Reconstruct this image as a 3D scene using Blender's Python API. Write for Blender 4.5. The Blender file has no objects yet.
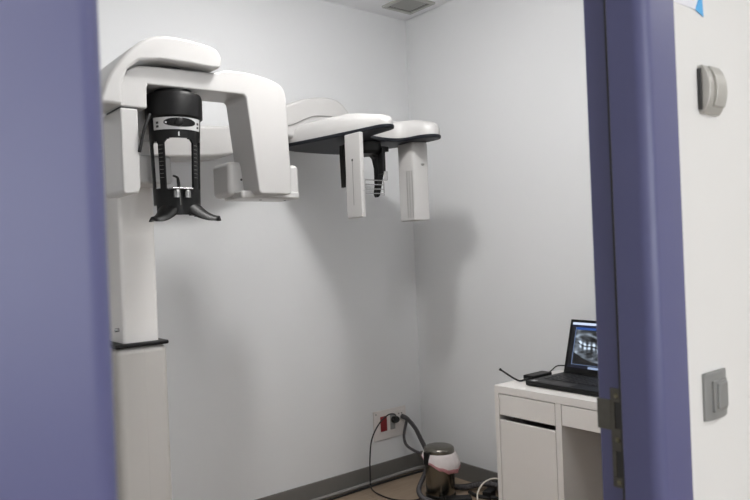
import bpy, bmesh, math, random
from mathutils import Vector, Matrix
random.seed(4)
S = bpy.context.scene
C = S.collection
PI = math.pi

# ---------------------------------------------------------------- materials
def mat(name, col, rough=0.5, metal=0.0, spec=0.5, noise=0.0, nscale=8.0, bump=0.0, bscale=200.0, emit=None, estr=0.0, trans=0.0, coat=0.0):
    m = bpy.data.materials.new(name); m.use_nodes = True
    nt = m.node_tree; b = nt.nodes['Principled BSDF']
    b.inputs['Base Color'].default_value = (*col, 1)
    b.inputs['Roughness'].default_value = rough
    b.inputs['Metallic'].default_value = metal
    b.inputs['Specular IOR Level'].default_value = spec
    b.inputs['Transmission Weight'].default_value = trans
    b.inputs['Coat Weight'].default_value = coat
    if emit:
        b.inputs['Emission Color'].default_value = (*emit, 1)
        b.inputs['Emission Strength'].default_value = estr
    tc = nt.nodes.new('ShaderNodeTexCoord')
    if noise > 0:
        n = nt.nodes.new('ShaderNodeTexNoise'); n.inputs['Scale'].default_value = nscale; n.inputs['Detail'].default_value = 4
        mx = nt.nodes.new('ShaderNodeMix'); mx.data_type = 'RGBA'
        mx.inputs[6].default_value = (*[c*(1-noise) for c in col], 1); mx.inputs[7].default_value = (*[min(1, c*(1+noise)) for c in col], 1)
        nt.links.new(tc.outputs['Object'], n.inputs['Vector'])
        nt.links.new(n.outputs['Fac'], mx.inputs[0]); nt.links.new(mx.outputs[2], b.inputs['Base Color'])
    if bump > 0:
        n2 = nt.nodes.new('ShaderNodeTexNoise'); n2.inputs['Scale'].default_value = bscale
        bp = nt.nodes.new('ShaderNodeBump'); bp.inputs['Strength'].default_value = bump; bp.inputs['Distance'].default_value = 0.002
        nt.links.new(tc.outputs['Object'], n2.inputs['Vector'])
        nt.links.new(n2.outputs['Fac'], bp.inputs['Height']); nt.links.new(bp.outputs['Normal'], b.inputs['Normal'])
    return m

M = {}
M['wall'] = mat('wall_paint', (.76, .772, .785), .75, noise=.012, nscale=2.5, bump=.12, bscale=160, spec=.3)
M['hall_wall'] = mat('hall_wall_paint', (.775, .768, .755), .7, noise=.012, nscale=2.5, bump=.12, bscale=160, spec=.3)
M['ceil'] = mat('ceiling_paint', (.88, .88, .90), .85, noise=.01, nscale=3)
M['purple'] = mat('purple_enamel', (.105, .110, .235), .36, noise=.03, nscale=5, bump=.05, bscale=60)
M['white'] = mat('white_plastic', (.55, .543, .538), .33, noise=.01, nscale=4, coat=.15)
M['column'] = mat('column_plastic', (.52, .505, .485), .45, noise=.015, nscale=4)
M['post'] = mat('post_enamel', (.80, .785, .77), .4)
M['black'] = mat('black_plastic', (.005, .005, .0055), .42, spec=.3, noise=.1, nscale=20)
M['blackg'] = mat('black_gloss_plate', (.005, .007, .012), .45, spec=.3)
M['seam'] = mat('dark_seam', (.05, .05, .05), .7)
M['silver'] = mat('silver_panel', (.62, .62, .62), .35, metal=.3)
M['chrome'] = mat('chrome', (.38, .38, .38), .25, metal=1)
M['steel'] = mat('bin_steel', (.24, .225, .195), .25, metal=1, noise=.1, nscale=6)
M['oldsteel'] = mat('strike_steel', (.13, .125, .11), .45, metal=.8, noise=.2, nscale=60)
M['brass'] = mat('screw_brass', (.24, .22, .15), .4, metal=.8)
M['satin'] = mat('satin_nickel_plastic', (.50, .49, .46), .35, metal=.45)
M['satin2'] = mat('grey_metal_paint', (.30, .305, .30), .42, metal=.4)
M['base'] = mat('grey_baseboard', (.165, .158, .148), .45, noise=.08, nscale=12)
M['deskw'] = mat('desk_white', (.80, .775, .75), .45, noise=.01, nscale=4)
M['deskin'] = mat('desk_inside', (.42, .39, .365), .6)
M['cable_black'] = mat('black_cable', (.010, .010, .011), .5)
M['hose'] = mat('grey_corrugated', (.085, .08, .085), .55)
M['cable_grey'] = mat('grey_cable', (.27, .26, .25), .5)
M['cable_white'] = mat('white_cable', (.72, .68, .62), .5)
M['red'] = mat('red_socket', (.22, .010, .014), .35)
M['greysock'] = mat('grey_socket', (.28, .28, .27), .4)
M['socketw'] = mat('socket_white', (.72, .68, .66), .4)
M['bag'] = mat('bag_film', (.78, .72, .72), .35, noise=.06, nscale=40, bump=.6, bscale=45)
M['bagred'] = mat('bag_red_hem', (.60, .27, .30), .4)
M['clear'] = mat('clear_plastic', (.85, .85, .85), .15, trans=.6)
M['paper'] = mat('poster_paper', (.80, .80, .86), .6)
M['pgreen'] = mat('poster_green', (.62, .74, .42), .6)
M['porange'] = mat('poster_orange', (.80, .50, .38), .6)
M['pblue'] = mat('poster_blue', (.10, .42, .80), .6)
M['plil'] = mat('poster_lilac', (.35, .35, .52), .6)
M['vent'] = mat('vent_aluminium', (.50, .50, .47), .45, metal=.2)
M['ventg'] = mat('vent_grille', (.33, .33, .31), .5)
M['ventd'] = mat('vent_duct', (.10, .10, .095), .8)
M['keys'] = mat('laptop_keys', (.022, .022, .024), .45)
M['sticker'] = mat('laptop_sticker', (.4, .4, .42), .4)
M['lamp'] = mat('lamp_diffuser', (.9, .9, .9), .5, emit=(1, .985, .96), estr=33)
M['lamp_fill'] = mat('fill_panel', (.9, .9, .9), .5, emit=(1, .985, .96), estr=2.3)  # glow of the added fill panel in the x-ray room
M['lamp_hall'] = mat('hall_lamp_diffuser', (.9, .9, .9), .5, emit=(1, .985, .955), estr=2.3)
M['window_fill'] = mat('window_fill_glow', (.8, .8, .8), .4, emit=(.93, .97, 1), estr=.95)  # glow of the added hall window, fill light only
M['tray'] = mat('lamp_tray', (.8, .8, .8), .5)

def floor_mat():
    m = mat('vinyl_floor', (.30, .225, .16), .45)
    nt = m.node_tree; b = nt.nodes['Principled BSDF']
    tc = nt.nodes.new('ShaderNodeTexCoord'); mp = nt.nodes.new('ShaderNodeMapping'); mp.inputs['Scale'].default_value = (1, 7, 1)
    n = nt.nodes.new('ShaderNodeTexNoise'); n.inputs['Scale'].default_value = 4; n.inputs['Detail'].default_value = 8
    br = nt.nodes.new('ShaderNodeTexBrick'); br.inputs['Scale'].default_value = 1; br.inputs['Brick Width'].default_value = 1.2; br.inputs['Row Height'].default_value = .18
    br.inputs['Mortar Size'].default_value = .002
    br.inputs['Color1'].default_value = (1, 1, 1, 1); br.inputs['Color2'].default_value = (.88, .88, .88, 1); br.inputs['Mortar'].default_value = (.55, .55, .55, 1)
    cr = nt.nodes.new('ShaderNodeValToRGB'); cr.color_ramp.elements[0].color = (.25, .18, .125, 1); cr.color_ramp.elements[1].color = (.40, .31, .225, 1)
    mx = nt.nodes.new('ShaderNodeMix'); mx.data_type = 'RGBA'; mx.blend_type = 'MULTIPLY'; mx.inputs[0].default_value = 1
    L = nt.links.new
    L(tc.outputs['Object'], mp.inputs['Vector']); L(mp.outputs['Vector'], n.inputs['Vector']); L(tc.outputs['Object'], br.inputs['Vector'])
    L(n.outputs['Fac'], cr.inputs['Fac']); L(cr.outputs['Color'], mx.inputs[6]); L(br.outputs['Color'], mx.inputs[7]); L(mx.outputs[2], b.inputs['Base Color'])
    return m
M['floor'] = floor_mat()

# ---------------------------------------------------------------- mesh helpers
def obj(name, bm, m, parent=None, smooth=True, bevel=0.0, seg=3, angle=30):
    me = bpy.data.meshes.new(name)
    bmesh.ops.recalc_face_normals(bm, faces=bm.faces[:])
    bm.to_mesh(me); bm.free()
    for mm in (m if isinstance(m, (list, tuple)) else [m]): me.materials.append(mm)
    o = bpy.data.objects.new(name, me); C.objects.link(o)
    if smooth:
        for p in me.polygons: p.use_smooth = True
        if bevel <= 0: me.set_sharp_from_angle(angle=math.radians(40))
    if bevel > 0:
        b = o.modifiers.new('bevel', 'BEVEL'); b.width = bevel; b.segments = seg; b.limit_method = 'ANGLE'; b.angle_limit = math.radians(angle); b.harden_normals = smooth
    if parent: o.parent = parent
    return o

def tag(o, label, cat, group=None):
    o['label'] = label; o['category'] = cat
    if group: o['group'] = group
    return o
def struct(o): o['kind'] = 'structure'; return o
def thing(name, label, cat, loc=(0, 0, 0), group=None):
    o = bpy.data.objects.new(name, None); C.objects.link(o); o.location = loc; o.empty_display_size = .05
    return tag(o, label, cat, group)
def keep(o, root):
    """parent o (built in world coordinates) to a thing whose Empty stands elsewhere"""
    o.parent = root; o.matrix_parent_inverse = root_world(root).inverted(); return o
def root_world(r):
    m = Matrix.Translation(r.location) @ r.rotation_euler.to_matrix().to_4x4()
    return m

def box(bm, x0, x1, y0, y1, z0, z1, mi=0, mtx=None):
    v = [Vector((x, y, z)) for z in (z0, z1) for y in (y0, y1) for x in (x0, x1)]
    if mtx: v = [mtx @ q for q in v]
    v = [bm.verts.new(q) for q in v]
    for f in ((0, 2, 3, 1), (4, 5, 7, 6), (0, 1, 5, 4), (2, 6, 7, 3), (0, 4, 6, 2), (1, 3, 7, 5)):
        fc = bm.faces.new([v[i] for i in f]); fc.material_index = mi
    return v
def bx(*a, **k):
    bm = bmesh.new(); box(bm, *a, **k); return bm
def prism(bm, pts, a, b, plane='XZ', mi=0):
    """closed polygon pts in a plane, extruded between a and b along the third axis"""
    def P(p, t):
        return {'XZ': (p[0], t, p[1]), 'XY': (p[0], p[1], t), 'YZ': (t, p[0], p[1])}[plane]
    lo = [bm.verts.new(P(p, a)) for p in pts]; hi = [bm.verts.new(P(p, b)) for p in pts]
    n = len(pts)
    for fc in [bm.faces.new(lo), bm.faces.new(hi[::-1])] + [bm.faces.new((lo[i], lo[(i+1) % n], hi[(i+1) % n], hi[i])) for i in range(n)]:
        fc.material_index = mi
def pr(*a, **k):
    bm = bmesh.new(); prism(bm, *a, **k); return bm
def spline(pts, n=8, closed=False):
    P = [Vector(p) for p in pts]; out = []
    N = len(P); rng = N if closed else N-1
    for i in range(rng):
        if closed: p0, p1, p2, p3 = P[(i-1) % N], P[i], P[(i+1) % N], P[(i+2) % N]
        else: p0, p1, p2, p3 = P[max(i-1, 0)], P[i], P[i+1], P[min(i+2, N-1)]
        for k in range(n):
            t = k/n
            out.append(.5*((2*p1)+(p2-p0)*t+(2*p0-5*p1+4*p2-p3)*t*t+(3*p1-p0-3*p2+p3)*t**3))
    if not closed: out.append(P[-1])
    return out
def tube(bm, path, r, seg=10, mi=0, cap=True):
    """r: number or function of index"""
    rings = []; prev = None
    for i, p in enumerate(path):
        t = (path[min(i+1, len(path)-1)]-path[max(i-1, 0)]).normalized()
        if prev is None:
            a = t.cross(Vector((0, 0, 1)))
            if a.length < .1: a = t.cross(Vector((1, 0, 0)))
        else: a = prev-t*prev.dot(t)
        a.normalize(); prev = a; b = t.cross(a)
        rr = r(i) if callable(r) else r
        rings.append([bm.verts.new(p+a*math.cos(2*PI*k/seg)*rr+b*math.sin(2*PI*k/seg)*rr) for k in range(seg)])
    for q, w in zip(rings, rings[1:]):
        for k in range(seg):
            f = bm.faces.new((q[k], q[(k+1) % seg], w[(k+1) % seg], w[k])); f.material_index = mi
    if cap:
        bm.faces.new(rings[0][::-1]).material_index = mi; bm.faces.new(rings[-1]).material_index = mi
def tb(path, r, seg=10, **k):
    bm = bmesh.new(); tube(bm, path, r, seg, **k); return bm
def lathe(bm, prof, seg=40, center=(0, 0, 0), mi=0, axis='Z'):
    c = Vector(center); rings = []
    for r, z in prof:
        if r < 1e-6:
            d = {'Z': Vector((0, 0, z)), 'Y': Vector((0, z, 0)), 'X': Vector((z, 0, 0))}[axis]
            rings.append([bm.verts.new(c+d)])
        else:
            ring = []
            for k in range(seg):
                a = 2*PI*k/seg; u, v = r*math.cos(a), r*math.sin(a)
                d = {'Z': Vector((u, v, z)), 'Y': Vector((u, z, v)), 'X': Vector((z, u, v))}[axis]
                ring.append(bm.verts.new(c+d))
            rings.append(ring)
    for q, w in zip(rings, rings[1:]):
        if len(q) == 1 and len(w) == 1: continue
        for k in range(seg):
            k2 = (k+1) % seg
            if len(q) == 1: f = bm.faces.new((q[0], w[k2], w[k]))
            elif len(w) == 1: f = bm.faces.new((q[k], q[k2], w[0]))
            else: f = bm.faces.new((q[k], q[k2], w[k2], w[k]))
            f.material_index = mi
def la(*a, **k):
    bm = bmesh.new(); lathe(bm, *a, **k); return bm

# ---------------------------------------------------------------- room
WX, WY, CZ = 2.97, 3.265, 2.865         # right wall, far wall, ceiling
X0, DY0, DY1 = -.35, .57, .66            # left end of room, hall face and room face of the door wall
OL, OR, OH = .165, 1.02, 2.12           # door opening in the masonry
HX0, HX1, HY = -1.6, 4.2, -3.2          # hall

def add_struct(name, bm, m, **k): return struct(obj(name, bm, m, smooth=False, **k))
add_struct('floor', bx(HX0-.1, HX1+.1, HY-.1, WY+.1, -.1, 0), M['floor'])
add_struct('ceiling', bx(HX0-.1, HX1+.1, HY-.1, WY+.1, CZ, CZ+.1), M['ceil'])
add_struct('wall_back', bx(X0, WX, WY, WY+.1, 0, CZ), M['wall'])
add_struct('wall_right', bx(WX, WX+.1, DY1, WY+.1, 0, CZ), M['wall'])
add_struct('wall_left', bx(X0-.1, X0, DY1, WY+.1, 0, CZ), M['wall'])
bm = bmesh.new()
ym = .62
for (a, b, z0) in ((HX0, OL, 0), (OR, HX1, 0), (OL, OR, OH)): box(bm, a, b, DY0, ym, z0, CZ)
add_struct('wall_front', bm, M['hall_wall'])
bm = bmesh.new()
for (a, b, z0) in ((X0-.1, OL, 0), (OR, WX+.1, 0), (OL, OR, OH)): box(bm, a, b, ym, DY1, z0, CZ)
add_struct('wall_front', bm, M['wall'])
add_struct('wall_hall', bx(HX0-.1, HX1+.1, HY-.1, HY, 0, CZ), M['hall_wall'])
add_struct('wall_hall', bx(HX0-.1, HX0, HY, DY0, 0, CZ), M['hall_wall'])
add_struct('wall_hall', bx(HX1, HX1+.1, HY, DY0, 0, CZ), M['hall_wall'])
# added window, unseen behind the camera: its glowing pane gives fill light
wn = bpy.data.objects.new('fill_window_1', None); C.objects.link(wn); wn.location = (.7, HY, .8); struct(wn)
fill_pane = obj('fill_pane', bx(-1.5, 1.5, .004, .010, 0, 1.6), M['window_fill'], wn, smooth=False)
bm = bmesh.new()
for a, b, c_, d_ in ((-1.55, 1.55, -.06, 0), (-1.55, 1.55, 1.6, 1.66), (-1.55, -1.5, 0, 1.6), (1.5, 1.55, 0, 1.6), (-.53, -.48, 0, 1.6), (.48, .53, 0, 1.6)):
    box(bm, a, b, 0, .04, c_, d_)
obj('fill_window_frame', bm, M['tray'], wn, smooth=False)
# baseboards
bz = .102
struct(obj('baseboard_back', bx(X0, WX-.012, WY-.012, WY, 0, bz), M['base'], bevel=.003))
struct(obj('baseboard_right', bx(WX-.012, WX, DY1, WY, 0, bz), M['base'], bevel=.003))

# ---------------------------------------------------------------- door frame (steel, purple)
door = bpy.data.objects.new('door_1', None); C.objects.link(door); door.location = (.58, .6, 0); struct(door)
def jamb_profile(s, xj):
    # cross-section in XY; xj = stop face position, s=+1 right jamb (material towards +x), -1 left jamb
    yF = .548; r = .022
    pts = [(xj+s*.098, DY0+.001), (xj+s*.098, yF+.004), (xj+s*.094, yF)]
    for k in range(9):
        a = (PI/2)*k/8
        pts.append((xj+s*(r-r*math.sin(a)), yF+r-r*math.cos(a)))
    pts += [(xj, .6115), (xj+s*.004, .6145), (xj+s*.016, .6155), (xj+s*.016, .662), (xj+s*.018, .664),
            (xj+s*.07, .664), (xj+s*.07, DY1+.0005), (xj+s*.030, DY1+.0005), (xj+s*.030, DY0+.001)]
    return pts
JR, JL, JT = .990, .181, 2.06
bm = bmesh.new()
prism(bm, jamb_profile(1, JR), 0, JT, 'XY')
prism(bm, jamb_profile(-1, JL), 0, JT, 'XY')
# head of the frame: same section turned
hp = jamb_profile(1, JT)
prism(bm, [(y, z) for z, y in hp], JL-.098, JR+.098, 'YZ')
fr = obj('door_frame', bm, M['purple']); keep(fr, door)
bm = bmesh.new()
box(bm, JR+.0025, JR+.0165, .6125, .6172, 0, JT)
box(bm, JL-.0165, JL-.0025, .6125, .6172, 0, JT)
g = obj('door_seal', bm, M['seam']); keep(g, door)
# strike plate on the rebate face
xs = JR+.016
bm = bmesh.new()
def plate_hole(bm, y0, y1, z0, z1, holes, x0, x1):
    zs = [z0]
    for (a, b, c, d) in holes: zs += [c, d]
    zs.append(z1)
    for i in range(0, len(zs), 2): box(bm, x0, x1, y0, y1, zs[i], zs[i+1])
    for (a, b, c, d) in holes:
        box(bm, x0, x1, y0, a, c, d); box(bm, x0, x1, b, y1, c, d)
plate_hole(bm, .619, .641, .995, 1.158, [(.6245, .6335, 1.012, 1.055), (.6245, .6335, 1.092, 1.135)], xs-.0022, xs+.0005)
box(bm, xs-.0022, xs+.0005, .641, .664, 1.088, 1.138)
box(bm, xs-.0022, xs+.02, .664, .6662, 1.088, 1.138)
sp = obj('strike_plate', bm, M['oldsteel'], bevel=.0008, seg=2); keep(sp, door); sp['label'] = 'dark steel strike plate with two slots'
for z in (1.004, 1.0735, 1.146):
    bm = la([(0, -.0012), (.003, -.0012), (.0042, 0), (.0042, .0005)], seg=16, center=(xs-.0025, .630, z), axis='X')
    box(bm, xs-.0042, xs-.0036, .6268, .6332, z-.0004, z+.0004)
    sc = obj('screw', bm, M['brass']); keep(sc, door); sc.parent = sp; sc.matrix_parent_inverse = Matrix()
bm = bmesh.new()
for a, b in ((1.012, 1.055), (1.092, 1.135)): box(bm, xs-.0008, xs+.0008, .6245, .6335, a, b)
sl = obj('strike_slot', bm, M['seam']); keep(sl, door); sl.parent = sp; sl.matrix_parent_inverse = Matrix()

# ---------------------------------------------------------------- hall wall fittings
def light_switch(zc, label, upper):
    xc = 1.233 if upper else 1.213
    t = thing('light_switch', label, 'light switch', (xc, DY0, zc))
    if upper:      # arched box with a bent cover: side profile in YZ
        hw, hh = .031, .042
        prof = [(0, -hh), (-.006, -hh)]
        for k in range(11):
            a = -1+2*k/10
            prof.append((-.008-.013*(1-a*a)**.8, a*hh))
        prof += [(-.006, hh), (0, hh)]
        bm = pr([(p[0], p[1]) for p in prof], -hw, hw, 'YZ')
        o = obj('frame', bm, M['satin'], bevel=.002); o.parent = t
        prof2 = [(-.008, -.033)]
        for k in range(9):
            a = -.7+1.7*k/8
            prof2.append((-.0120-.013*(max(0, 1-a*a))**.8, a*hh))
        prof2 += [(-.008, hh*.98)]
        bm = pr(prof2, -.012, hw-.004, 'YZ')
        o = obj('rocker', bm, M['satin'], bevel=.0015); o.parent = t
        bm = bx(-hw-.004, -hw-.0005, -.007, -.0005, -hh+.006, hh-.006)
        o = obj('wall_box', bm, M['seam'], bevel=.001); o.parent = t
    else:
        hw, hh = .040, .041
        bm = bmesh.new(); n = 16; rows = []
        def fy(u, v): return -.005-.006*(1-abs(u)**2.2)
        for j in range(n+1):
            v = -1+2*j/n
            rows.append([bm.verts.new(((-1+2*i/n)*hw, fy(-1+2*i/n, v), v*hh)) for i in range(n+1)])
        for j in range(n):
            for i in range(n): bm.faces.new((rows[j][i], rows[j][i+1], rows[j+1][i+1], rows[j+1][i]))
        ed = [rows[0][i] for i in range(n+1)]+[rows[j][n] for j in range(1, n+1)]+[rows[n][i] for i in range(n-1, -1, -1)]+[rows[j][0] for j in range(n-1, 0, -1)]
        bk = [bm.verts.new((v.co.x, 0, v.co.z)) for v in ed]
        for i in range(len(ed)): bm.faces.new((ed[i], ed[(i+1) % len(ed)], bk[(i+1) % len(ed)], bk[i]))
        bm.faces.new(bk)
        o = obj('frame', bm, M['satin2'], bevel=.0015); o.parent = t
        o = obj('surround', bx(-.023, .025, -.0135, -.006, -.027, .027), M['satin2'], bevel=.0015); o.parent = t
        o = obj('rocker', bx(-.012, .022, -.0165, -.010, -.022, .022), M['satin2'], bevel=.002); o.parent = t
    return t
light_switch(1.658, 'arched satin switch on the white hall wall, upper of two beside the purple door frame', True)
light_switch(1.123, 'square grey light switch with curved plate on the hall wall, low beside the purple frame', False)

# poster corner at the top, beside the frame
po = thing('poster', 'pale paper poster with a blue triangle corner at the top of the hall wall', 'poster', (1.15, DY0, 1.93))
o = obj('sheet', bx(1.098, 1.222, DY0-.0012, DY0, 1.797, 2.08), M['paper']); keep(o, po)
bm = bmesh.new()
prism(bm, [(1.200, 1.797), (1.229, 1.789), (1.225, 1.836)], DY0-.0022, DY0-.0013, 'XZ'); o = obj('blue_triangle', bm, M['pblue']); keep(o, po)
o = obj('green_print', bx(1.118, 1.15, DY0-.0018, DY0-.0012, 1.812, 1.86), M['pgreen']); keep(o, po)
o = obj('orange_print', bx(1.172, 1.196, DY0-.0018, DY0-.0012, 1.812, 1.87), M['porange']); keep(o, po)
o = obj('lilac_print', bx(1.154, 1.166, DY0-.0018, DY0-.0012, 1.815, 1.85), M['plil']); keep(o, po)

# ---------------------------------------------------------------- ceiling vent and lamps
vt = thing('ceiling_vent', 'square metal ceiling vent with recessed grille above the corner', 'vent', (2.785, 3.03, CZ))
bm = bmesh.new(); a, w, fw = .115, 0, .024
x0, x1, y0, y1 = 2.672, 2.904, 2.920, 3.145
for (p, q, r, s) in ((x0, x1, y0, y0+fw), (x0, x1, y1-fw, y1), (x0, x0+fw, y0+fw, y1-fw), (x1-fw, x1, y0+fw, y1-fw)):
    box(bm, p, q, r, s, CZ-.012, CZ)
o = obj('frame', bm, M['vent'], bevel=.002); keep(o, vt)
o = obj('grille', bx(x0+fw+.010, x1-fw-.010, y0+fw+.010, y1-fw-.010, CZ-.006, CZ-.003), M['ventg'], bevel=.002); keep(o, vt)
o = obj('duct', bx(x0+fw, x1-fw, y0+fw, y1-fw, CZ-.003, CZ-.0003), M['ventd']); keep(o, vt)

def panel(x, y, w, d, m, label, grp=None):
    t = thing('ceiling_lamp', label, 'lamp', (x, y, CZ), grp)
    o = obj('diffuser', bx(-w/2, w/2, -d/2, d/2, -.022, -.012), m, smooth=False); o.parent = t
    bm = bmesh.new()
    for (p, q, r, s) in ((-w/2-.02, w/2+.02, -d/2-.02, -d/2), (-w/2-.02, w/2+.02, d/2, d/2+.02), (-w/2-.02, -w/2, -d/2, d/2), (w/2, w/2+.02, -d/2, d/2)):
        box(bm, p, q, r, s, -.026, 0)
    o = obj('frame', bm, M['tray'], smooth=False); o.parent = t
LAMP = (1.54, 2.0)
t = thing('ceiling_lamp', 'round shallow ceiling lamp inside the x-ray room', 'lamp', (*LAMP, CZ))
obj('diffuser', la([(0, -.075), (.08, -.072), (.10, -.062), (.108, -.048), (.11, -.02)], seg=40), M['lamp'], t)
obj('lamp_base', la([(0, -.022), (.118, -.022), (.122, -.015), (.122, 0)], seg=40), M['tray'], t)
panel(1.30, 1.15, .60, .60, M['lamp_fill'], 'large square fill-light panel added on the ceiling above the front of the x-ray room')  # unseen panel added to lift the dim lower walls and fronts
panel(.55, -.95, .6, .6, M['lamp_hall'], 'square ceiling lamp in the hall nearer the purple doorway', 'hall ceiling lamps')
panel(3.55, -.85, .6, .6, M['lamp_hall'], 'square ceiling lamp at the right end of the hall', 'hall ceiling lamps')
panel(.55, -2.5, .6, .6, M['lamp_hall'], 'square ceiling lamp in the hall nearer the added fill window', 'hall ceiling lamps')

# ---------------------------------------------------------------- panoramic x-ray machine
X = thing('dental_xray_machine', 'white panoramic dental x-ray machine with black chin rest and side arm on column', 'x-ray machine', (.99, 2.88, 0))
def part(name, bm, m, parent=None, label=None, **k):
    o = obj(name, bm, m, **k)
    if parent is None: keep(o, X)
    else:
        o.parent = parent
    if label: o['label'] = label
    return o
# column
part('base_plate', bx(.83, 1.16, 2.60, 3.10, 0, .03), M['column'], bevel=.01)
part('lower_column', bx(.890, 1.097, 2.725, 3.0, .03, 1.052), M['column'], bevel=.028, seg=5)
cl = part('collar', bx(.884, 1.100, 2.719, 3.006, 1.052, 1.068), M['black'], bevel=.006, label='black collar')
part('upper_column', bx(.926, 1.072, 2.75, 2.97, 1.0, 2.08), M['post'], bevel=.016, seg=4)
part('column_groove', bx(1.000, 1.0012, 2.7244, 2.73, .05, 1.04), M['column'])
part('column_cable', tb(spline([(.86, 2.9, 2.0), (.862, 2.88, 1.72), (.868, 2.88, 1.55), (.862, 2.90, 1.4), (.86, 2.95, 1.25)]), .013), M['cable_black'], label='black cable down the column')
part('wall_bracket', bx(.93, 1.07, 2.95, 3.262, 1.75, 1.95), M['white'], bevel=.01)
part('bolt', la([(0, -.016), (.007, -.016), (.008, 0)], seg=16, center=(.926, 2.80, 1.12), axis='X'), M['chrome'])
# carriage behind the rotating arm
part('carriage', bx(.90, 1.12, 2.60, 2.80, 1.88, 2.09), M['white'], bevel=.02)
# rotating unit: upside-down U
U0 = [(.842, 1.945), (.842, 2.02), (.858, 2.062), (.895, 2.09), (.95, 2.102), (1.20, 2.112), (1.26, 2.128), (1.36, 2.130), (1.43, 2.122), (1.49, 2.106), (1.520, 2.085), (1.531, 2.055),
     (1.545, 1.66), (1.538, 1.646), (1.40, 1.645), (1.388, 1.657), (1.345, 2.030), (1.335, 2.040), (.945, 2.034), (.942, 2.02), (.940, 1.945)]
U = [tuple(p)[:2] for p in spline([(a, b, 0) for a, b in U0[:12]], 4)]+U0[12:]
gan = part('rotating_arm', pr(U, 2.44, 2.62, 'XZ'), M['white'], bevel=.012, seg=4, angle=35)
L_ = [(.842, 1.941), (.906, 1.941), (.906, 1.66), (.898, 1.638), (.85, 1.633), (.842, 1.645)]
part('tube_housing', pr(L_, 2.44, 2.64, 'XZ'), M['white'], bevel=.007, seg=3)
part('arm_seam', bx(.845, .903, 2.4435, 2.596, 1.939, 1.947), M['seam'])
# sensor box at the foot of the right arm
sb = part('sensor_housing', bx(1.318, 1.665, 2.565, 2.72, 1.645, 1.79), M['white'], bevel=.022, seg=5)
part('sensor_foot', bx(1.34, 1.62, 2.50, 2.66, 1.632, 1.665), M['white'], bevel=.01)
part('screw', la([(0, -.001), (.005, -.001), (.005, .001)], seg=14, center=(1.375, 2.5645, 1.715), axis='Y'), M['seam'], sb)
for xx in (1.46, 1.58):
    part('screw', la([(0, -.001), (.006, -.001), (.006, .001)], seg=14, center=(xx, 2.56, 1.6315)), M['seam'], sb)
# cap over the top with left shoulder
cap = [(1.221, 2.128), (1.226, 2.150), (1.216, 2.180), (1.185, 2.199), (1.09, 2.212), (.993, 2.210), (.93, 2.189), (.864, 2.134), (.80, 2.049), (.766, 1.966), (.762, 1.942),
       (.838, 1.942), (.842, 2.02), (.862, 2.072), (.905, 2.106), (.98, 2.118), (1.10, 2.118), (1.19, 2.116), (1.212, 2.118)]
cap = [tuple(p)[:2] for p in spline([(a, b, 0) for a, b in cap[:10]], 5)]+cap[10:]
cp = part('top_cover', pr(cap, 2.40, 2.72, 'XZ'), M['white'], bevel=.013, seg=4, angle=35)
lid = [(1.205, 2.190), (1.18, 2.203), (1.09, 2.216), (.993, 2.214), (.932, 2.193), (.94, 2.184), (1.0, 2.2), (1.1, 2.2)]
part('top_lid', pr(lid, 2.42, 2.70, 'XZ'), M['white'], cp, bevel=.006)
part('pivot', la([(.06, 2.085), (.06, 2.12)], seg=32, center=(1.05, 2.52, 0)), M['seam'])

# ---- black chin rest and head frame hanging inside the U
HC = Vector((1.072, 2.515))
YAW = math.radians(-14)
def R_(z):
    t = (2.0-z)/.47
    return .100-.014*max(0, min(1, t))**1.3-.004*math.sin(t*3)
def sp_(phi, z, dr=0):
    r = R_(z)+dr; phi += YAW
    return Vector((HC.x+r*math.sin(phi), HC.y-r*math.cos(phi), z))
def shell(phi0, phi1, z0, z1, inside, dr=0, th=.010, nphi=100, nz=100):
    bm = bmesh.new(); V = {}
    def gv(i, j):
        if (i, j) not in V:
            ph = math.radians(phi0+(phi1-phi0)*i/nphi); z = z0+(z1-z0)*j/nz
            V[(i, j)] = (bm.verts.new(sp_(ph, z, dr)), bm.verts.new(sp_(ph, z, dr-th)))
        return V[(i, j)]
    cells = set()
    for i in range(nphi):
        for j in range(nz):
            ph = phi0+(phi1-phi0)*(i+.5)/nphi; z = z0+(z1-z0)*(j+.5)/nz
            if inside(ph, z): cells.add((i, j))
    for (i, j) in cells:
        a, b, c, d = gv(i, j), gv(i+1, j), gv(i+1, j+1), gv(i, j+1)
        bm.faces.new((a[0], b[0], c[0], d[0])); bm.faces.new((d[1], c[1], b[1], a[1]))
        if (i-1, j) not in cells: bm.faces.new((d[0], d[1], a[1], a[0]))
        if (i+1, j) not in cells: bm.faces.new((b[0], b[1], c[1], c[0]))
        if (i, j-1) not in cells: bm.faces.new((a[0], a[1], b[1], b[0]))
        if (i, j+1) not in cells: bm.faces.new((c[0], c[1], d[1], d[0]))
    return bm
def head_frame(ph, z):
    # openings
    if z > 1.862: return True
    if z < 1.600: return abs(ph) < 70 and z > 1.560-.006*min(1, (abs(ph)/45)**2)
    if z < 1.656:
        # solid bottom with a shallow arch
        return True
    a = abs(ph)
    # front opening with rounded top
    top = 1.848-.020*(a/37)**4
    bot = 1.656+.006*(a/37)**6
    if a < 36 and bot < z < top: return False
    if 52 < a < 80 and 1.662 < z < 1.838-.010*((a-66)/14)**4: return False
    return True
chin = part('head_support', shell(-112, 112, 1.553, 1.925, head_frame), M['black'], label='black head support with open side windows')
part('head_cap', la([(0, 1.925), (.100, 1.925), (.106, 1.93), (.1065, 2.005), (.101, 2.018), (.07, 2.024), (.07, 2.05), (0, 2.05)], seg=48, center=(HC.x, HC.y, 0)), M['black'])
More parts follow.
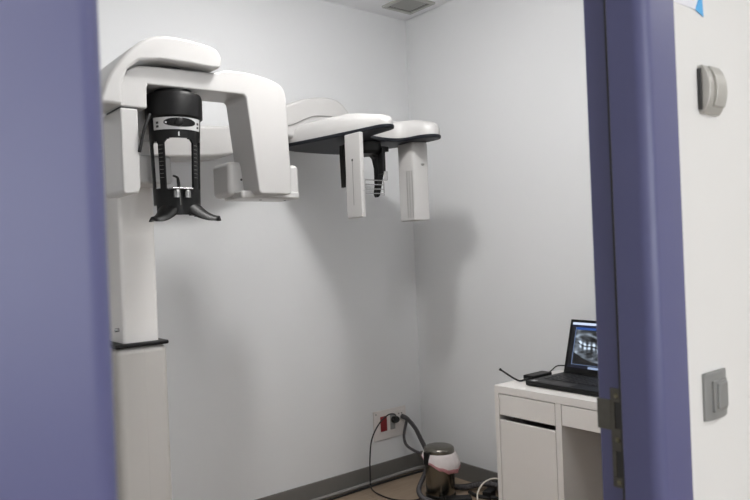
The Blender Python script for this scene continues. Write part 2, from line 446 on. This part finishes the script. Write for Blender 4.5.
def patch(phi0, phi1, z0, z1, dr, th, name, m, parent, tilt=0, ell=False, label=None):
    bm = bmesh.new(); n = 24; f = []; b = []
    if ell:
        ring = [((phi0+phi1)/2+(phi1-phi0)/2*math.cos(2*PI*k/n), (z0+z1)/2+(z1-z0)/2*math.sin(2*PI*k/n)) for k in range(n)]
        cp_, cz_ = (phi0+phi1)/2, (z0+z1)/2
        cf = bm.verts.new(sp_(math.radians(cp_), cz_, dr))
        mids = [[bm.verts.new(sp_(math.radians(cp_+(p-cp_)*q), cz_+(z-cz_)*q, dr)) for p, z in ring] for q in (.25, .5, .75)]
        f = [bm.verts.new(sp_(math.radians(p), z, dr)) for p, z in ring]; b = [bm.verts.new(sp_(math.radians(p), z, dr-th)) for p, z in ring]
        for k in range(n):
            bm.faces.new((cf, mids[0][k], mids[0][(k+1) % n]))
            for qa, qb in ((mids[0], mids[1]), (mids[1], mids[2]), (mids[2], f)): bm.faces.new((qa[k], qb[k], qb[(k+1) % n], qa[(k+1) % n]))
            bm.faces.new((f[k], b[k], b[(k+1) % n], f[(k+1) % n]))
    else:
        for k in range(n+1):
            ph = math.radians(phi0+(phi1-phi0)*k/n)
            f.append((bm.verts.new(sp_(ph, z0, dr)), bm.verts.new(sp_(ph, z1, dr)))); b.append((bm.verts.new(sp_(ph, z0, dr-th)), bm.verts.new(sp_(ph, z1, dr-th))))
        for k in range(n):
            bm.faces.new((f[k][0], f[k+1][0], f[k+1][1], f[k][1])); bm.faces.new((b[k][1], b[k+1][1], b[k+1][0], b[k][0]))
            bm.faces.new((f[k][1], f[k+1][1], b[k+1][1], b[k][1])); bm.faces.new((f[k+1][0], f[k][0], b[k][0], b[k+1][0]))
        for k in (0, n): bm.faces.new((f[k][0], f[k][1], b[k][1], b[k][0]))
    return part(name, bm, m, parent, label)
cpn = patch(-58, 58, 1.877, 1.922, .003, .003, 'control_panel', M['silver'], chin, label='silver control panel')
def sub(name, bm, m, **k):   # kept at part level: a piece of the head support
    return part(name, bm, m, chin, **k)
patch(-32, 40, 1.886, 1.920, .0045, .002, 'dial_recess', M['black'], chin, ell=True)
c = sp_(0, 1.902, .004); d = Vector((math.sin(YAW), -math.cos(YAW), 0))
sub('dial', tb([c, c+d*.016, c+d*.018], lambda i: (.0165, .0155, .013)[i], seg=24), M['black'])
for ph in (-46, 50):
    for z in (1.889, 1.903): patch(ph-4, ph+2, z-.004, z+.004, .0042, .002, 'button', M['seam'], chin)
c = sp_(math.radians(-27), 1.901, .004); sub('dial_pin', tb([c, c+Vector((-.002, -.006, 0))], .004, seg=12), M['chrome'])
patch(-1.3, 1.3, 1.853, 1.868, .001, .001, 'centre_mark', M['silver'], chin)
# light graduation marks on the strips
for s, ph0, ph1 in ((-1, 36, 52), (-1, 80, 94), (1, 36, 52)):
    bmk = bmesh.new()
    for k in range(9):
        z = 1.70+k*.015
        p = [sp_(math.radians(s*a), zz, .0006) for a, zz in ((ph0+2, z), (ph1-2, z), (ph1-2, z+.0012), (ph0+2, z+.0012))]
        bmk.faces.new([bmk.verts.new(q) for q in p])
    part('scale_marks', bmk, M['greysock'], chin)
# lower block: floor of the chin rest, recess, bite support
bm = bmesh.new()
lathe(bm, [(0, 1.60), (R_(1.6)-.012, 1.60), (R_(1.6)-.012, 1.612), (0, 1.612)], seg=40, center=(HC.x, HC.y, 0))
sub('chin_shelf', bm, M['black'])
for s in (-1, 1):
    bm = bmesh.new()
    tube(bm, [Vector((HC.x-.022+s*.020, HC.y-.100, 1.622)), Vector((HC.x-.022+s*.020, HC.y-.100, 1.646)), Vector((HC.x-.022+s*.020, HC.y-.100, 1.652))], lambda i: (.013, .013, .010)[i], seg=18)
    sub('bite_knob', bm, M['chrome'])
part('bite_tray', bx(HC.x-.062, HC.x+.018, HC.y-.112, HC.y-.05, 1.652, 1.659), M['chrome'], chin, bevel=.003, label='chrome bite tray')
sub('bite_fork', tb(spline([(HC.x-.028, HC.y-.085, 1.655), (HC.x-.03, HC.y-.085, 1.685), (HC.x-.034, HC.y-.086, 1.698), (HC.x-.050, HC.y-.088, 1.704)]), lambda i: .007-.00015*i, seg=10), M['black'])
c = Vector((HC.x, HC.y-.083, 1.63)); sub('centre_line', bx(HC.x-.025, HC.x-.0235, HC.y-R_(1.62)-.001, HC.y-R_(1.62)+.006, 1.595, 1.625), M['greysock'])
# horn-shaped handles
def horn(s):
    bm = bmesh.new(); rings = []
    N = 22
    for k in range(N+1):
        t = k/N
        # centre line leaves the foot of the shell and sweeps out and forward
        ph = YAW*.6+math.radians(s*(40+12*t)); r = .062+(.098 if s > 0 else .078)*t
        cx = HC.x+r*math.sin(ph)+s*(.006*t); cy = HC.y-r*math.cos(ph)
        z = 1.598-.050*math.sin(min(1, t*1.05)*PI/2)
        hw = .046*(1-.5*t)*(1 if t < .93 else max(.45, 1-(t-.93)*5)); hh = .027*(1-t)**1.3+.006
        tx, ty = math.sin(ph), -math.cos(ph); nx, ny = -ty, tx
        rings.append([bm.verts.new((cx+nx*hw*math.cos(a), cy+ny*hw*math.cos(a), z+hh*math.sin(a)-.012*math.cos(a)**2)) for a in [2*PI*q/16 for q in range(16)]])
    for q, w in zip(rings, rings[1:]):
        for k in range(16): bm.faces.new((q[k], q[(k+1) % 16], w[(k+1) % 16], w[k]))
    bm.faces.new(rings[0][::-1]); bm.faces.new(rings[-1])
    return bm
for s in (-1, 1): sub('handle', horn(s), M['black'])
part('side_cable', tb(spline([(.945, 2.43, 1.925), (.925, 2.425, 1.88), (.912, 2.43, 1.83), (.905, 2.44, 1.785)]), .006), M['cable_black'], label='short black cable')
part('chin_arm', bx(.945, 1.085, 2.585, 2.76, 1.69, 1.80), M['white'], bevel=.01)

# ---- cephalometric side arm
up = [(1.007, 1.9883), (1.219, 1.9989), (1.4098, 2.0137), (1.537, 2.0233), (1.6536, 2.053), (1.7596, 2.1038), (1.8762, 2.1632), (1.9822, 2.2003), (2.0776, 2.2194), (2.1518, 2.2204), (2.2154, 2.2003), (2.2684, 2.1473), (2.3214, 2.0572)]
lo = [(2.3214, 1.983), (1.961, 1.983), (1.8656, 1.99), (1.7596, 1.9724), (1.6536, 1.9226), (1.537, 1.8802), (1.4098, 1.8622), (1.219, 1.8516), (1.007, 1.8452)]
part('side_arm', pr([tuple(p)[:2] for p in spline([(a, b, 0) for a, b in up], 3)]+[tuple(p)[:2] for p in spline([(a, b, 0) for a, b in lo], 3)], 2.968, 3.1588, 'XZ'), M['white'], bevel=.018, seg=4, angle=50)
part('side_arm_seam', tb(spline([(1.8677, 2.9648, 2.0487), (1.908, 2.9648, 2.0614), (1.9716, 2.9648, 2.0911), (2.0352, 2.9648, 2.1123), (2.1412, 2.9648, 2.1187)]), .0022, seg=6), M['greysock'])
plan = [(1.908, 3.074), (1.8889, 3.0104), (1.908, 2.9044), (1.9504, 2.6182), (1.9716, 2.438), (1.9843, 2.3691), (2.014, 2.3426), (2.0511, 2.3585), (2.067, 2.4168), (2.0755, 2.5016), (2.0903, 2.5758), (2.1412, 2.6235), (2.226, 2.6468), (2.3002, 2.6415), (2.3373, 2.6023), (2.3447, 2.5228),
        (2.3638, 2.4751), (2.3977, 2.4486), (2.438, 2.4539), (2.4698, 2.4963), (2.4751, 2.6076), (2.4592, 2.756), (2.4062, 2.9256), (2.3426, 3.0952), (2.279, 3.1482), (2.014, 3.1482)]
plan = [tuple(p)[:2] for p in spline([(a, b, 0) for a, b in plan], 3, True)]
part('side_head_plate', pr(plan, 1.948, 1.9671, 'XY'), M['blackg'], bevel=.006, seg=3, label='black underside plate')
bm = bmesh.new()
cx = sum(p[0] for p in plan)/len(plan); cy = 2.60
def off(p, d):   # inward offset of the outline
    i = plan.index(p); a, b = Vector(plan[i-1]), Vector(plan[(i+1) % len(plan)]); t = (b-a).normalized(); n = Vector((-t.y, t.x))
    return Vector(p)+n*d
def topz(y): return 2.0063+.053*max(0, min(1, (y-2.332)/.265))-.053*max(0, min(1, (y-2.915)/.21))
# orientation check
ar = sum(plan[i-1][0]*plan[i][1]-plan[i][0]*plan[i-1][1] for i in range(len(plan)))
sg = 1 if ar > 0 else -1
layers = []
for d, fz in ((.004, 0.0), (.003, .25), (.006, .55), (.014, .8), (.026, .95), (.042, 1.0)):
    ring = []
    for p in plan:
        q = off(p, sg*d); z = 1.9639+(topz(p[1])-1.9639)*fz
        ring.append(bm.verts.new((q.x, q.y, z)))
    layers.append(ring)
n = len(plan)
for a, b in zip(layers, layers[1:]):
    for i in range(n): bm.faces.new((a[i], a[(i+1) % n], b[(i+1) % n], b[i]))
bm.faces.new(layers[-1]); bm.faces.new(layers[0][::-1])
part('side_head_cover', bm, M['white'])
# collimator blade under the first lobe
col = part('collimator', bx(1.9483, 1.9716, 2.4889, 2.6055, 1.5537, 1.9491), M['white'], bevel=.005)
part('slot', bx(1.9474, 1.9488, 2.5461, 2.5504, 1.612, 1.824), M['greysock'], col)
part('beam_hole', la([(0, -.0012), (.006, -.0012), (.006, .001)], seg=16, center=(1.9483, 2.5482, 1.824), axis='X'), M['seam'], col)
bm = bmesh.new()
for k in range(6): box(bm, 1.9568+(k % 2)*.004, 1.9663, 2.4889-.001, 2.4889+.0004, 1.6756+k*.018, 1.6767+k*.018)
part('scale_marks', bm, M['greysock'], col)
# sensor blade under the second lobe
pl = [(2.4274, 2.6235), (2.4338, 2.6023), (2.5175, 2.5705), (2.544, 2.5705), (2.5567, 2.5864), (2.5567, 2.756), (2.5387, 2.7719), (2.4571, 2.7719), (2.4338, 2.756)]
pl = [(2.4327+(x-2.4963)*.72, 2.6606+(y-2.6712)*.76) for x, y in pl]
sens = part('sensor_panel', pr(pl, 1.5431, 1.9491, 'XY'), M['white'], bevel=.012, seg=4)
XS = min(p[0] for p in pl)
bm = bmesh.new()
for cx_ in (0, 1.06, 2.036):
    for k in range(22):
        y = 2.6182+.019*cx_; z = 1.5643+k*.0111
        box(bm, XS-.0006, XS+.0008, y-.0028, y+.0028, z-.0025, z+.0025)
part('vent_holes', bm, M['seam'], sens)
part('badge', bx(2.4221, 2.4412, 2.5827, 2.5869, 1.8293, 1.8367), M['greysock'], sens)
# head holder with ear rods between them
hub = part('ear_rod_hub', la([(0, 1.8876), (.074, 1.8876), (.09, 1.9035), (.09, 1.947), (0, 1.947)], seg=32, center=(2.1836, 2.756, 0)), M['black'])
bm = bmesh.new()
part('ear_rod', pr([(2.0437, 1.93), (2.0416, 1.8876), (2.0458, 1.718), (2.0543, 1.718), (2.0628, 1.8876), (2.0776, 1.93)], 2.7454, 2.7772, 'XZ'), M['black'], hub, bevel=.003)
pp = [(2.2101, 1.93), (2.2133, 1.8929), (2.2387, 1.8717), (2.2514, 1.824), (2.2514, 1.7392), (2.243, 1.6883), (2.2514, 1.6703), (2.2642, 1.6809), (2.2854, 1.7604), (2.3023, 1.824), (2.3108, 1.93)]
part('ear_rod', pr(pp, 2.7348, 2.7666, 'XZ'), M['black'], hub, bevel=.003)
part('ear_rod_bar', bx(2.0511, 2.3214, 2.7189, 2.756, 1.9088, 1.9353), M['black'], hub, bevel=.004)
part('nose_rest', bx(2.2345, 2.2557, 2.6712, 2.7094, 1.7869, 1.9194), M['black'], hub, bevel=.003)
part('nose_pad', bx(2.2387, 2.2536, 2.6553, 2.6723, 1.7498, 1.7975), M['clear'], hub, bevel=.003)
for k in range(4):
    z = 1.6841+k*.0222
    part('nose_bar', tb([Vector((2.12, 2.6712, z)), Vector((2.2345, 2.6712, z))], .0026, seg=8), M['clear'], hub, label='clear horizontal rod')
part('nose_bar_post', tb([Vector((2.2366, 2.6712, 1.6756)), Vector((2.2366, 2.6712, 1.7604))], .003, seg=8), M['clear'], hub)

# ---------------------------------------------------------------- desk
DX, DZ = 2.42, .75
DYL = 2.15; DYR = 1.10
D = thing('desk', 'white desk with drawer and cupboard standing against the right wall', 'desk', (2.67, 1.6, 0))
def dpart(name, bm, m=None, parent=None, bevel=.0015, **k):
    o = obj(name, bm, m or M['deskw'], bevel=bevel, **k); keep(o, D)
    if parent: o.parent = parent; o.matrix_parent_inverse = Matrix()
    return o
DB = 2.92
dpart('worktop', bx(DX, DB, DYR, DYL, .715, DZ), bevel=.002)
dpart('side_panel', bx(DX, DB, DYL-.024, DYL, 0, .715))
dpart('divider_panel', bx(DX, DB, 1.782, 1.812, 0, .715))
dpart('side_panel', bx(DX, DB, DYR, DYR+.024, 0, .715))
dpart('back_panel', bx(DB-.016, DB, 1.812, DYL-.024, .06, .715), M['deskin'])
dpart('back_panel', bx(DB-.016, DB, DYR+.024, 1.782, .35, .715), M['deskin'])
dpart('cupboard_floor', bx(DX+.02, DB-.016, 1.812, DYL-.024, .05, .066))
dpart('drawer_rail', bx(DX+.10, DB-.016, 1.812, DYL-.024, .583, .598), M['seam'])
dr = dpart('drawer', bx(DX+.001, DX+.019, 1.815, DYL-.027, .617, .7115))
dpart('drawer_box', bx(DX+.019, DX+.40, 1.822, DYL-.034, .625, .70), M['deskin'], dr)
cd = dpart('cupboard_door', bx(DX+.001, DX+.017, 1.815, DYL-.027, .06, .593))
d2 = dpart('drawer', bx(DX+.001, DX+.019, DYR+.027, 1.779, .625, .7115))
dpart('drawer_box', bx(DX+.019, DX+.40, DYR+.034, 1.772, .632, .70), M['deskin'], d2)
dpart('drawer_screw', la([(0, -.002), (.004, -.002), (.004, 0)], seg=12, center=(DX+.1, 1.70, .6315)), M['satin'], d2)

# ---------------------------------------------------------------- laptop
LT = thing('laptop', 'open black laptop showing a dental x-ray on the white desk', 'laptop', (2.50, 2.03, DZ))
LT.rotation_euler = (0, 0, math.radians(-1.5))
# local: x depth (towards wall), y negative to the right along desk
LW, LD = .395, .285
lb = obj('keyboard_base', pr([(-.005, -.0), (-.003, -LW), (0.0, -LW), (LD, -LW), (LD, 0), (0, 0)][2:]+[], .003, .024, 'XY'), M['black'], LT, bevel=.004)
bmk = bmesh.new()
for r in range(6):
    for k in range(15):
        box(bmk, .095+r*.0265, .095+r*.0265+.021, -.028-k*.0236-.019, -.028-k*.0236, .0242, .0262)
o = obj('keys', bmk, M['keys'], LT, smooth=False); o['kind'] = 'stuff'
obj('touchpad', bx(.012, .078, -.235, -.125, .0240, .0247), M['keys'], LT)
obj('sticker', bx(.012, .035, -.045, -.022, .0241, .0247), M['sticker'], LT)
th = math.radians(17)
def scr(mtx_off=0): return Matrix.Translation((LD-.006, 0, .022)) @ Matrix.Rotation(th, 4, 'Y')
mt = scr()
SH = .262
sc = obj('screen', bx(0, .008, -LW, 0, 0, SH, mtx=mt), M['black'], LT, bevel=.003)
# display picture, a fine grid with colours: window chrome and a panoramic radiograph
def display_bmesh():
    bm = bmesh.new(); nx, ny = 230, 150
    lay = bm.loops.layers.color.new('Col')
    w0, w1, h0, h1 = .016, LW-.016, .030, SH-.014
    rnd = random.Random(7); freq = [(rnd.uniform(3, 40), rnd.uniform(3, 40), rnd.uniform(0, 6)) for _ in range(14)]
    def colf(u, v):       # u 0..1 left->right, v 0..1 bottom->top
        if v > .945: return (.80, .85, .95)
        if v > .895: return (.03, .05, .16)
        if v < .045: return (.55, .62, .75) if .32 < u < .8 else (.03, .05, .14)
        if v < .065: return (.02, .03, .08)
        if u < .055 or u > .965: return (.01, .012, .03)
        if u < .07 or v < .08: return (.35, .42, .55)
        if v > .84: return (.12, .28, .55)
        a = (u-.07)/.89; b = (v-.08)/.76
        x = (a-.5)*2; y = (b-.5)*2
        n = sum(math.sin(fx*a+ph+2*math.sin(fy*b))*math.cos(fy*b+ph*2) for fx, fy, ph in freq)/14
        g = .20+.30*n+.10*math.sin(37*a+5*math.sin(9*b))*math.sin(23*b)
        arc = y-(-.02+.34*x*x-.05*math.cos(9*x))            # occlusal line
        e = abs(x)
        if e < .88:
            tooth = .5+.5*math.cos(x*2*PI*6.5+.6+.8*math.sin(3*y))
            band = math.exp(-(arc/.30)**2)
            g += band*(.22+.40*tooth*(1-.3*e)+.35*n)
            crown = math.exp(-((arc-.10)/.09)**2)+math.exp(-((arc+.12)/.08)**2)
            g += .38*crown*tooth
            g -= .55*math.exp(-(arc/.03)**2)
        jaw = y-(-.78+.55*x*x)
        g += .22*math.exp(-(jaw/.16)**2)
        g += .30*math.exp(-((y-.62+.15*math.cos(5*x))/.10)**2)
        g += .25*math.exp(-((e-.92)/.07)**2)*(1 if y > -.4 else .4)
        if y < -.86+.55*x*x: g *= .25
        g -= .25*math.exp(-(((e-.35)/.16)**2+((y-.42)/.13)**2))
        g = max(0, min(1, g+.05*n))
        return (g*.85, g*.92, g)
    vs = [[bm.verts.new(mt @ Vector((-.0006, -(w0+(w1-w0)*i/nx), h0+(h1-h0)*j/ny))) for i in range(nx+1)] for j in range(ny+1)]
    for j in range(ny):
        for i in range(nx):
            f = bm.faces.new((vs[j][i], vs[j][i+1], vs[j+1][i+1], vs[j+1][i]))
            c = colf((i+.5)/nx, (j+.5)/ny)
            for l in f.loops: l[lay] = (*[q**(1/1.0) for q in c], 1)
    return bm
md = bpy.data.materials.new('display'); md.use_nodes = True; nt = md.node_tree; b = nt.nodes['Principled BSDF']
at = nt.nodes.new('ShaderNodeVertexColor'); at.layer_name = 'Col'
b.inputs['Base Color'].default_value = (.01, .01, .012, 1); b.inputs['Roughness'].default_value = .3
nt.links.new(at.outputs['Color'], b.inputs['Emission Color']); b.inputs['Emission Strength'].default_value = .26
o = obj('display', display_bmesh(), md, sc, smooth=False); o['label'] = 'lit display showing a panoramic tooth x-ray'

# power adapter beside the laptop
PA = thing('power_adapter', 'black power adapter block with cable on the desk left of the laptop', 'power adapter', (2.60, 2.08, DZ))
o = obj('adapter_body', bx(2.585, 2.73, 2.052, 2.112, DZ, DZ+.028), M['black'], bevel=.004); keep(o, PA)
p = spline([(2.59, 2.082, .765), (2.565, 2.095, .757), (2.545, 2.105, .757), (2.535, 2.13, .768), (2.528, 2.155, .782), (2.52, 2.18, .797), (2.515, 2.195, .806)])
o = obj('cable', tb(p, lambda i: .0045 if i < 44 else .0065), M['cable_black']); keep(o, PA)
p = spline([(2.73, 2.082, .765), (2.78, 2.09, .775), (2.83, 2.095, .788), (2.87, 2.07, .785), (2.885, 2.04, .765)])
o = obj('cable', tb(p, .003), M['cable_black']); keep(o, PA)

# ---------------------------------------------------------------- corner: bin, socket, cables
bx_, by_ = 2.69, 2.82
BN = thing('waste_bin', 'small round metal pedal bin standing in the corner', 'bin', (bx_, by_, 0))
prof = [(0, .004), (.078, .004), (.080, .012), (.082, .02), (.083, .235), (.081, .235), (.079, .02), (0, .018)]
obj('bin_body', la(prof, seg=48), M['steel'], BN)
obj('base_ring', la([(.072, 0), (.085, 0), (.086, .014), (.083, .018), (.072, .018)], seg=48), M['black'], BN)
lidb = [(0, .279), (.06, .2785), (.076, .276), (.084, .270), (.086, .262), (.086, .247), (.083, .2465), (.083, .262), (0, .268)]
obj('lid', la(lidb, seg=48), M['steel'], BN)
obj('hinge', bx(-.105, -.083, -.018, .018, .19, .262), M['black'], BN, bevel=.004)
obj('pedal', bx(-.085, -.035, -.11, -.06, .006, .022), M['black'], BN, bevel=.006)
# bag folded over the rim
bm = bmesh.new(); nA, nR = 72, 9; rings = []
for j in range(nR+1):
    t = j/nR; ring = []
    for k in range(nA):
        a = 2*PI*k/nA
        side = .5+.5*math.cos(a-math.radians(-78))         # hangs lower towards the right front
        drop = .022+.085*side**1.5
        fl = .085+.010*t+.004+.020*(.5+.5*math.cos(a+math.radians(45)))*math.sin(t*PI*.8)+.0025*math.sin(a*17+3*t)*t+.002*math.sin(a*29)*t
        z = .249-drop*t+.003*math.sin(a*11)*t
        ring.append(bm.verts.new((fl*math.cos(a), fl*math.sin(a), z)))
    rings.append(ring)
for j in range(nR):
    for k in range(nA):
        f = bm.faces.new((rings[j][k], rings[j][(k+1) % nA], rings[j+1][(k+1) % nA], rings[j+1][k])); f.material_index = 1 if j >= nR-2 else 0
o = obj('bin_liner', bm, [M['bag'], M['bagred']]); o.location = (bx_, by_, 0)
sm = o.modifiers.new('thick', 'SOLIDIFY'); sm.thickness = .0012
tag(o, 'white plastic bin bag with red hem folded over the metal bin rim', 'bin bag')

# wall socket
SK = thing('wall_socket', 'white multi-socket wall plate with red socket above the grey baseboard', 'socket', (2.70, WY, .325))
W = WY
o = obj('plate', bx(2.572, 2.832, W-.010, W, .238, .418), M['socketw'], bevel=.004); keep(o, SK)
pl_ = o
def spart(name, bm, m, **k):
    o = obj(name, bm, m, **k); keep(o, SK); return o
spart('red_socket', bx(2.622, 2.672, W-.016, W-.009, .290, .382), M['red'], bevel=.003)
spart('grey_socket', bx(2.700, 2.738, W-.015, W-.009, .290, .382), M['greysock'], bevel=.003)
spart('socket_insert', bx(2.748, 2.812, W-.014, W-.009, .340, .398), M['socketw'], bevel=.003)
for dx_, dz_ in ((2.768, .378), (2.792, .378)):
    spart('socket_hole', la([(0, -.001), (.004, -.001), (.004, .001)], seg=12, center=(dx_, W-.0145, dz_), axis='Y'), M['seam'])
spart('socket_frame', bx(2.612, 2.820, W-.0118, W-.009, .278, .404), M['socketw'], bevel=.002)
for x_, z_ in ((2.806, .29), (2.59, .40)):
    spart('screw', la([(0, -.001), (.005, -.001), (.005, .001)], seg=12, center=(x_, W-.0105, z_), axis='Y'), M['greysock'])

PC = thing('power_cable', 'thin black cable looping from its plug in the wall socket down to the floor', 'cable', (2.72, 3.235, .36))
o = obj('plug', tb(spline([(2.722, W-.016, .350), (2.722, W-.040, .352), (2.718, W-.052, .358)]), .020, seg=16), M['black']); keep(o, PC)
p = spline([(2.716, W-.052, .372), (2.68, W-.075, .40), (2.62, W-.085, .405), (2.545, W-.09, .365), (2.485, W-.095, .29), (2.455, W-.11, .20), (2.435, W-.13, .10), (2.42, W-.16, .03), (2.435, W-.24, .006), (2.45, W-.33, .005), (2.50, W-.40, .005), (2.56, W-.42, .005)], 10)
o = obj('cord', tb(p, .0042, seg=8), M['cable_black']); keep(o, PC)

# corrugated conduits from the socket
def corr(pts, r=.015, n=16):
    p = spline(pts, n); bm = bmesh.new(); tube(bm, p, lambda i: r*(1.0 if i % 2 else .72), seg=10); return bm
CN = obj('corrugated_hose', corr([(2.792, W-.014, .358), (2.80, W-.06, .345), (2.825, W-.10, .29), (2.828, W-.14, .235), (2.815, W-.20, .18), (2.79, W-.25, .13), (2.72, W-.285, .075), (2.625, W-.335, .025), (2.565, W-.42, .017), (2.55, W-.50, .017), (2.56, W-.58, .017)]), M['hose'])
tag(CN, 'grey corrugated hose running from the wall socket down past the bin', 'hose')
CN = obj('corrugated_hose', corr([(2.82, W-.03, .33), (2.785, W-.05, .29), (2.765, W-.06, .24), (2.775, W-.07, .19), (2.82, W-.09, .15), (2.88, W-.13, .11), (2.90, W-.19, .05), (2.89, W-.25, .015)], .010), M['hose'])
tag(CN, 'grey corrugated hose curling in a loop below the wall socket', 'hose')
CV = obj('cable_duct', tb(spline([(1.9, W-.030, .012), (2.3, W-.030, .012), (2.62, W-.030, .013), (2.85, W-.035, .016), (2.93, W-.06, .02)]), .010, seg=10), M['cable_grey'])
tag(CV, 'light grey cable lying along the foot of the back baseboard', 'cable')
CB = obj('floor_cable', tb(spline([(1.9, W-.075, .007), (2.2, W-.07, .007), (2.5, W-.065, .007), (2.75, W-.07, .007), (2.9, W-.085, .007), (2.935, W-.14, .007)]), .0065, seg=8), M['cable_black'])
tag(CB, 'black cable on the floor beside the light grey cable at the back wall', 'cable')
# black adapter at the foot of the bin
AD = obj('floor_adapter', bx(-.075, .075, -.035, .035, 0, .035), M['black'], bevel=.006); AD.location = (2.665, 2.66, 0); AD.rotation_euler = (0, 0, math.radians(-38))
tag(AD, 'black adapter block on the floor in front of the metal bin', 'adapter')
# dark bundle behind the bin along the right wall
for i, (pts, r, m, lab) in enumerate((
    ([(2.80, 2.85, .016), (2.84, 2.76, .02), (2.90, 2.66, .05), (2.92, 2.50, .05), (2.93, 2.32, .03), (2.92, 2.19, .02)], .017, 'hose', 'thick grey corrugated hose on the floor between the bin and the desk'),
    ([(2.78, 2.90, .008), (2.86, 2.80, .012), (2.93, 2.68, .045), (2.935, 2.50, .075), (2.94, 2.3, .06), (2.94, 2.16, .03)], .013, 'cable_black', 'black cable hanging along the right baseboard behind the bin'),
    ([(2.82, 2.72, .008), (2.80, 2.64, .010), (2.84, 2.54, .014), (2.80, 2.44, .012), (2.84, 2.3, .01)], .011, 'cable_black', 'black cable winding on the floor between bin and desk'))):
    if m == 'hose': o = obj('corrugated_hose', corr(pts, r), M[m])
    else: o = obj('floor_cable', tb(spline(pts), r, seg=8), M[m])
    tag(o, lab, 'hose' if m == 'hose' else 'cable')
for i, (x, y, z, rz, lab) in enumerate(((2.85, 2.60, 0, 20, 'black plug connector lying on the floor right of the bin, nearer the corner'), (2.86, 2.46, 0, -30, 'black plug connector lying on the floor close to the desk side'))):
    bm = bmesh.new(); box(bm, -.038, .038, -.024, .024, 0, .040); tube(bm, [Vector((.036, 0, .018)), Vector((.070, 0, .014))], lambda i: (.010, .006)[i], 10)
    o = obj('plug_connector', bm, M['black'], bevel=.003); o.location = (x, y, z); o.rotation_euler = (0, 0, math.radians(rz)); tag(o, lab, 'plug')
bm = tb(spline([(2.62, 2.40, .006), (2.60, 2.44, .06), (2.61, 2.46, .12), (2.67, 2.46, .165), (2.74, 2.43, .17), (2.79, 2.36, .13), (2.80, 2.28, .06), (2.76, 2.2, .006)]), .0042, seg=8)
o = obj('white_cable', bm, M['cable_white']); tag(o, 'white cable standing in a tall loop beside the desk', 'cable')
bm = tb(spline([(2.60, 2.35, .005), (2.63, 2.33, .04), (2.69, 2.32, .075), (2.75, 2.28, .07), (2.79, 2.22, .03), (2.78, 2.16, .005)]), .0038, seg=8)
o = obj('white_cable', bm, M['cable_white']); tag(o, 'white cable in a low loop tucked against the desk foot', 'cable')

# ---------------------------------------------------------------- camera, world, view
cam = bpy.data.cameras.new('camera'); co = bpy.data.objects.new('camera', cam); C.objects.link(co)
F = 686.0
cam.sensor_width = 36; cam.lens = 36*F/750; cam.clip_start = .02
f = Vector((.629, .777, 0)).normalized(); right = Vector((f.y, -f.x, 0)); upv = Vector((0, 0, 1))
r = math.radians(2.3)
# world vertical leans so that its top points left in the picture
R2 = right*math.cos(r)-upv*(-math.sin(r))*1.0
R2 = (right*math.cos(r)-upv*math.sin(r)); U2 = (upv*math.cos(r)+right*math.sin(r))
co.matrix_world = Matrix(((R2.x, U2.x, -f.x, 0), (R2.y, U2.y, -f.y, 0), (R2.z, U2.z, -f.z, 1.4), (0, 0, 0, 1)))
cam.dof.use_dof = True; cam.dof.focus_distance = 2.9; cam.dof.aperture_fstop = 6.0
S.camera = co
w = bpy.data.worlds.new('world'); S.world = w; w.use_nodes = True
w.node_tree.nodes['Background'].inputs[0].default_value = (.8, .85, 1, 1); w.node_tree.nodes['Background'].inputs[1].default_value = .05
S.view_settings.view_transform = 'Standard'; S.view_settings.look = 'None'; S.view_settings.gamma = 1; S.view_settings.exposure = 2.12
S.view_settings.use_curve_mapping = False
